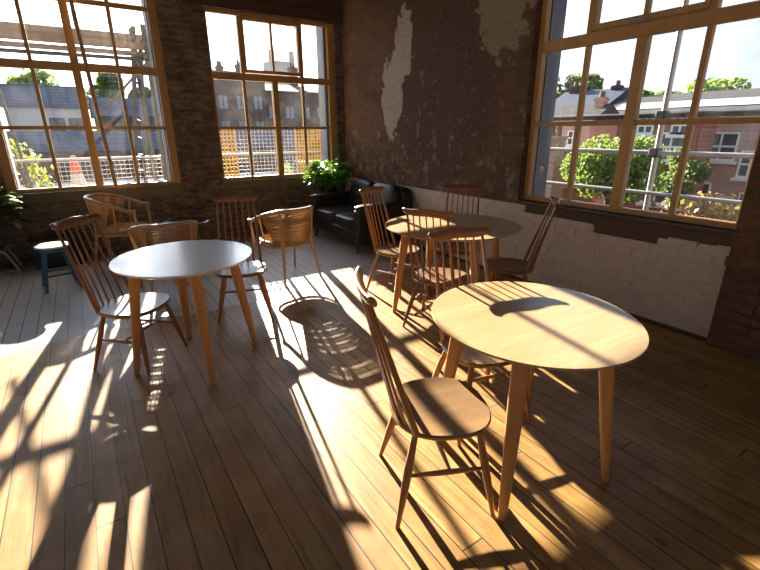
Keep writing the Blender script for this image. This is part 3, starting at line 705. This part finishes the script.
def house(name, x0, x1, y0, y1, zt, wall, label, roof=None, rh=1.5, ridge='y', wins=(), face='x-', wmat='xwin', pmat='pane', chim=(), cat='house', overh=.2):
    root = empty(name, (0, 0, 0)); tag(root, label, cat)
    MB().box(x0, x1, y0, y1, ZG, zt).build('wall', M[wall], root, smooth=False)
    if roof:
        a = overh
        if ridge == 'y':
            xm = (x0 + x1) / 2; v = [(x0 - a, y0 - a, zt), (x1 + a, y0 - a, zt), (x1 + a, y1 + a, zt), (x0 - a, y1 + a, zt), (xm, y0 - a, zt + rh), (xm, y1 + a, zt + rh)]
            f = [(0, 3, 5, 4), (1, 4, 5, 2), (0, 4, 1), (3, 2, 5), (0, 1, 2, 3)]
        else:
            ym = (y0 + y1) / 2; v = [(x0 - a, y0 - a, zt), (x1 + a, y0 - a, zt), (x1 + a, y1 + a, zt), (x0 - a, y1 + a, zt), (x0 - a, ym, zt + rh), (x1 + a, ym, zt + rh)]
            f = [(0, 1, 5, 4), (3, 4, 5, 2), (0, 4, 3), (1, 2, 5), (0, 1, 2, 3)]
        MB().add(v, f).build('roof', M[roof], root, smooth=False)
    for (u, z, w, h) in wins:
        m = MB(); p = MB(); b = .07
        if face == 'x-':
            X = x0
            m.box(X - .06, X + .02, u - w / 2, u + w / 2, z, z + b); m.box(X - .06, X + .02, u - w / 2, u + w / 2, z + h - b, z + h); m.box(X - .05, X + .02, u - w / 2, u + w / 2, z + h / 2 - b / 2, z + h / 2 + b / 2)
            for q in (-w / 2, -b / 2, w / 2 - b): m.box(X - .055, X + .02, u + q, u + q + b, z, z + h)
            m.box(X - .12, X + .02, u - w / 2 - .1, u + w / 2 + .1, z - .12, z)
            p.box(X - .03, X + .01, u - w / 2 + .02, u + w / 2 - .02, z + .02, z + h - .02)
        else:
            Y = y0
            m.box(u - w / 2, u + w / 2, Y - .06, Y + .02, z, z + b); m.box(u - w / 2, u + w / 2, Y - .06, Y + .02, z + h - b, z + h)
            for q in (-w / 2, -b / 2, w / 2 - b): m.box(u + q, u + q + b, Y - .055, Y + .02, z, z + h)
            p.box(u - w / 2 + .02, u + w / 2 - .02, Y - .03, Y + .01, z + .02, z + h - .02)
        fr = m.build('window', M[wmat], root, smooth=False); p.build('pane', M[pmat], fr, smooth=False)
    for (x, y, w, z0, h) in chim:
        c = MB().box(x - w / 2, x + w / 2, y - w / 2, y + w / 2, z0, z0 + h).box(x - w / 2 - .06, x + w / 2 + .06, y - w / 2 - .06, y + w / 2 + .06, z0 + h - .25, z0 + h - .08).build('chimney', M[wall], root, smooth=False)
        for q in (-1, 1): MB().tube([(x + q * w * .2, y, z0 + h - .02), (x + q * w * .2, y, z0 + h + .35)], [.13, .10], 8).build('chimney_pot', M['cpot'], c)
    return root
# through the side window
house('brick_house', 18, 19.9, 7.55, 10.25, 2.05, 'xbrick', 'red brick house with white sash windows seen past the side window upright', None,
      wins=[(8.15, .42, .95, 1.0), (8.35, -1.15, 1.0, 1.05), (7.95, 1.35, .6, .62), (9.15, 1.35, .6, .62)])
house('brick_house', 20.02, 28, 1.5, 8.3, 1.95, 'xbrick2', 'pinkish brick house with several white windows beside the pier', None,
      wins=[(7.35, .42, 1.1, 1.0), (6.30, -.15, .7, .95), (5.55, .12, .55, .8), (7.9, -1.5, 1.15, 1.1), (6.8, -1.6, .6, .75), (6.0, -1.6, .8, .95)])
o = house('long_building', 31, 40, 9.2, 19.6, 2.35, 'xbrick2', 'long slate-roofed building with a strip of roof glazing', 'slate', 1.55, 'y', cat='building', chim=[(35.4, 9.9, 1.0, 3.2, 1.0)])
MB().add([(32.2, 9.8, 2.86), (33.6, 9.8, 3.30), (33.6, 19, 3.30), (32.2, 19, 2.86)], [(0, 1, 2, 3)]).build('roof_glazing', M['skyl'], o, smooth=False)
house('terrace_house', 33, 39, 20.2, 25.4, 3.0, 'xbrickx', 'far terrace with a blue slate roof left of the long building', 'slateb', 1.6, 'y', chim=[(36, 24.6, .7, 3.9, 1.1), (36, 21.0, .6, 3.9, .9)], wins=[(21.5, 1.2, .9, 1.2), (23.6, 1.2, .9, 1.2)])
house('terrace_house', 27, 30.4, 17.1, 22.9, 2.0, 'xbrick2', 'lower terrace in front of the blue-roofed one with attic windows', 'slate', 1.1, 'y', wins=[(18.2, .6, .8, .9), (19.8, .6, .8, .9), (21.4, .6, .8, .9)], chim=[(28.6, 17.6, .55, 2.6, .9)])
house('low_house', 15.4, 18, 10.6, 13.0, -.62, 'xbrick', 'low brown-roofed house behind the green tree', 'rtile', 1.15, 'x')
house('low_shed', 11.5, 13.5, 9.95, 12.6, -1.3, 'xbrick', 'low shed with a blue slate roof below the chimney stack', 'slateb', .95, 'y', cat='shed')
c = empty('chimney_stack', (14.2, 10.27, 0)); tag(c, 'tall pink brick chimney stack left of the green tree', 'chimney')
MB().box(-.36, .36, -.34, .34, ZG, .35).box(-.27, .27, -.24, .24, .35, 1.2).box(-.31, .31, -.29, .29, 1.2, 1.32).build('stack', M['xbrick2'], c, smooth=False)
for q in (-1, 1): MB().tube([(0, q * .13, 1.3), (0, q * .13, 1.68)], [.10, .08], 8).build('chimney_pot', M['cpot'], c)
o = MB().box(11.0, 11.3, 1.2, 9.6, ZG, -.86).build('yard_wall', M['xbrick'], None, smooth=False); tag(o, 'red brick yard wall low in the side window', 'wall')

def tree(name, x, y, zb, zt, r, leafmat, label, n=2600, seed=1, lf=.16, trunk=.2, cat='tree', squash=1.0):
    rd = random.Random(seed); root = empty(name, (x, y, ZG)); tag(root, label, cat)
    zc = (zb + zt) / 2 - ZG; rz = (zt - zb) / 2
    tk = MB(); tk.tube([(0, 0, 0), (.1, .05, (zb - ZG) * .6), (0, 0, zc)], [trunk, trunk * .75, trunk * .35], 8)
    blobs = []
    for i in range(14):
        a = rd.uniform(0, 2 * PI); q = rd.uniform(.2, .75); e = rd.uniform(-.7, .8); k = math.sqrt(max(.05, 1 - e * e))
        p = Vector((math.cos(a) * r * q * k, math.sin(a) * r * q * k, zc + rz * e * .75)); blobs.append((p, r * rd.uniform(.3, .5)))
        tk.tube([(0, 0, zc - rz * .7), p.lerp(Vector((0, 0, zc)), .4), p], [trunk * .35, trunk * .2, trunk * .06], 5)
    tk.build('trunk', M['bark'], root)
    m = MB()
    for i in range(n):
        p, br = rd.choice(blobs); d = Vector((rd.gauss(0, 1), rd.gauss(0, 1), rd.gauss(0, 1))).normalized(); q = p + d * br * rd.uniform(.5, 1.05) ** .6
        q.z = max(zb - ZG - .1, min(zt - ZG + .1, q.z))
        s = Vector((rd.gauss(0, 1), rd.gauss(0, 1), rd.gauss(0, 1))).normalized(); u = d.cross(s); u = (u.normalized() if u.length > .05 else Vector((1, 0, 0))); w = (d * .5 + s).normalized().cross(u); k = lf * rd.uniform(.6, 1.3)
        m.add([q - u * k * .5, q - w * k * .35, q + u * k * .7, q + w * k * .35], [(0, 1, 2, 3)])
    m.build('foliage', M[leafmat], root, smooth=False); return root
tree('garden_tree', 14.4, 8.15, -1.1, 1.65, 1.42, 'tleaf', 'sunlit green tree in the middle of the side window view', 9000, 2, .115)
tree('garden_tree', 16.9, 7.15, -1.6, 1.25, .8, 'tdleaf', 'darker bush growing against the red brick house', 3200, 3, .11)
tree('garden_shrub', 12.6, 4.7, -1.9, .15, 1.0, 'rleaf', 'rust-coloured creeper bush in front of the pinkish house', 900, 4, .13, cat='shrub')
tree('garden_shrub', 12.8, 6.1, -2.0, -.35, .8, 'rleaf', 'small rust-coloured bush below the white ground floor window', 500, 14, .13, cat='shrub')
for k, (x, y, zt, r, s) in enumerate([(44, 34.2, 8.4, 2.6, 1), (44, 29.2, 7.4, 2.4, 2), (44, 24.4, 5.6, 2.2, 3), (52, 26.5, 5.6, 1.9, 4), (50, 19.5, 6.6, 2.9, 5), (49, 23.2, 5.4, 1.8, 6)]):
    tree('far_tree', x, y, 1.0, zt, r, 'tdleaf' if k < 3 else 'tleaf', ['tall dark tree at the window frame end of the skyline', 'dark tree next to the tallest one on the skyline', 'smaller dark tree where the tree line drops to the roofs',
         'green treetop peeping over the long roof by the mullion', 'broad olive treetop above the glazed roof strip', 'low green treetop over the roofs beside the upright tube'][k], 2400, 20 + s, .42, .35)
# through the corner window
house('mill_building', 14.4, 34, 40, 48, 4.9, 'xbrickx', 'dark brick mill across the corner window with a row of pale windows', 'slate', .9, 'x', face='y-', wmat='slateb', pmat='bpane', cat='building',
      wins=[(15.2 + 1.55 * k, 2.6, .9, 1.1) for k in range(8)] + [(15.2 + 1.55 * k, .9, .9, 1.1) for k in range(8)], chim=[(19.0, 44, .7, 5.4, 2.0)])
house('mill_building', 7.5, 13.9, 38, 46, 6.0, 'xbrickx', 'taller flat-topped brick block by the wall end of the corner window', None, face='y-', wmat='slateb', pmat='bpane', cat='building',
      wins=[(9.0 + 1.4 * k, 3.2, .8, 1.1) for k in range(4)] + [(9.0 + 1.4 * k, 1.3, .8, 1.1) for k in range(4)], chim=[(12.9, 41, .6, 6.0, .9), (11.2, 41, .5, 6.0, .7)])
c = empty('stone_tower', (24.5, 60, 0)); tag(c, 'pale stone tower with corner turrets behind the mill', 'tower')
MB().box(-1.5, 1.5, 0, 3, ZG, 10.2).build('tower_body', M['stone'], c, smooth=False)
for x in (-1.35, 1.35): MB().box(x - .3, x + .3, -.2, .4, 8.5, 11.4).build('turret', M['stone'], c, smooth=False)
house('brick_house', 12.2, 17, 27, 33, 2.3, 'xbrickx', 'lower brick house in front of the mill, corner window', None, face='y-', wmat='slateb', pmat='bpane', wins=[(12.9, .9, .7, .9), (14.3, .9, .7, .9), (15.8, .9, .7, .9)])
tree('garden_shrub', 5.3, 13.2, -.6, .75, .5, 'tleaf', 'small green shrub beyond the mesh in the corner window', 500, 31, .1, .05, 'shrub')
# through the tall window
house('white_house', -3.1, 1.1, 36, 42, 3.0, 'render', 'white rendered house with a slate roof in the tall window view', 'slateb', 1.5, 'x', face='y-', wmat='slateb', wins=[(-.6, 1.3, .8, 1.1), (.4, 1.3, .8, 1.1)])
house('slate_house', 1.6, 7.0, 35, 41, 2.5, 'xbrickx', 'long blue slate-roofed house behind the mullion of the tall window', 'slateb', 1.3, 'x', face='y-', wmat='slateb', wins=[(2.4 + 1.1 * k, 1.1, .8, 1.0) for k in range(4)])
house('slate_house', -9, -3.8, 33, 39, 2.3, 'xbrickx', 'slate-roofed house at the pot end of the tall window', 'slateb', 1.6, 'x')
house('brick_house', -9, 12, 26, 29.5, .7, 'xbrickx', 'low dark terrace behind the white roof', 'slateb', .9, 'x')
tree('far_tree', -1.5, 47, 1.8, 7.1, 2.3, 'tleaf', 'yellow-green tree over the houses in the tall window', 2400, 41, .4, .35)
tree('far_tree', 3.2, 47, 2, 6.9, 2.0, 'tdleaf', 'green tree behind the mullion of the tall window', 2200, 42, .4, .35)
tree('far_tree', 6.6, 52, 2, 6.0, 1.7, 'tdleaf', 'smaller green tree by the scaffold upright in the tall window', 2000, 43, .4, .35)
tree('autumn_shrub', -.78, 9.7, .42, 1.45, .45, 'yleaf', 'yellow-leaved shrub outside the tall window, pot end', 420, 51, .085, .035, 'shrub')
t = empty('traffic_cone', (-.06, 10.6, 0)); tag(t, 'orange plastic cone with a white sleeve on the flat roof edge', 'cone')
MB().lathe([(.02, .50), (.14, .50), (.10, .75), (.02, .75)], 20).build('sleeve', M['render'], t)
MB().lathe([(.01, .75), (.099, .751), (.055, 1.05), (.03, 1.08), (.005, 1.08)], 20).build('cone_body', M['cone'], t)
MB().box(-.2, .2, -.2, .2, .46, .50).build('base', M['cone'], t, smooth=False)
o = MB().box(-3.2, 5.4, 8.35, 11.2, .30, .455).build('flat_roof', M['street'], None, smooth=False); tag(o, 'narrow dark ledge roof right outside the back wall windows', 'roof')

# ------------------------------------------------------------------ light
SD = Vector((.202, 1, .359)).normalized()
sun = bpy.data.lights.new('sun', 'SUN'); sun.energy = 18.5; sun.angle = R(.5); sun.color = (1, .87, .69)
so = bpy.data.objects.new('sun', sun); COL.objects.link(so); so.rotation_euler = SD.to_track_quat('Z', 'Y').to_euler(); so.location = SD * 30
w = bpy.data.worlds.new('sky'); sc.world = w; w.use_nodes = True; nt = w.node_tree; nt.nodes.clear()
t = NT.__new__(NT); t.t = nt
wo = t.n('ShaderNodeOutputWorld'); bg = t.n('ShaderNodeBackground'); t.l(bg.outputs[0], wo.inputs[0])
g = t.coord('Generated'); nv = t.n('ShaderNodeVectorMath', operation='NORMALIZE'); t.l(g, nv.inputs[0]); d = nv.outputs[0]; s = t.sep(d)
grad = t.ramp(s[2], [(0, (.86, .90, .96)), (.12, (.70, .80, .95)), (.5, (.40, .55, .82))])
cl = t.noise(t.scale(d, 1, 1, 2.6), 3.2, 7, .58, .3)
cl2 = t.ramp(cl, [(.44, 0), (.60, 1)])
skyc = t.mix(t.math('MULTIPLY', cl2, .85), grad, (.97, .97, .98))
dp = t.n('ShaderNodeVectorMath', operation='DOT_PRODUCT'); t.l(d, dp.inputs[0]); dp.inputs[1].default_value = SD
gl = t.math('POWER', t.math('MAXIMUM', dp.outputs['Value'], 0.0), 5.0)
st = t.math('ADD', .44, t.math('MULTIPLY', gl, 3.6))
t.l(skyc, bg.inputs[0]); t.l(st, bg.inputs[1])

# ------------------------------------------------------------------ camera
cam = bpy.data.cameras.new('camera'); co = bpy.data.objects.new('camera', cam); COL.objects.link(co)
F, P, Y, RO = 441.37, R(19.157), R(33.394), R(-.270)
fw = Vector((math.sin(Y) * math.cos(P), math.cos(Y) * math.cos(P), -math.sin(P))); rt = Vector((math.cos(Y), -math.sin(Y), 0)); up = rt.cross(fw)
r2 = rt * math.cos(RO) + up * math.sin(RO); u2 = -rt * math.sin(RO) + up * math.cos(RO)
co.matrix_world = Matrix(((r2.x, u2.x, -fw.x, 0), (r2.y, u2.y, -fw.y, 0), (r2.z, u2.z, -fw.z, 1.49), (0, 0, 0, 1)))
cam.sensor_width = 36; cam.lens = 36 * F / 760; cam.clip_start = .05; cam.clip_end = 400
sc.camera = co
sc.view_settings.view_transform = 'Standard'; sc.view_settings.look = 'None'; sc.view_settings.gamma = 1; sc.view_settings.exposure = 1.12
sc.view_settings.use_curve_mapping = False
try:
    sc.cycles.use_denoising = True; sc.cycles.max_bounces = 12; sc.cycles.diffuse_bounces = 6; sc.cycles.transparent_max_bounces = 24; sc.cycles.sample_clamp_indirect = 8
except Exception: pass
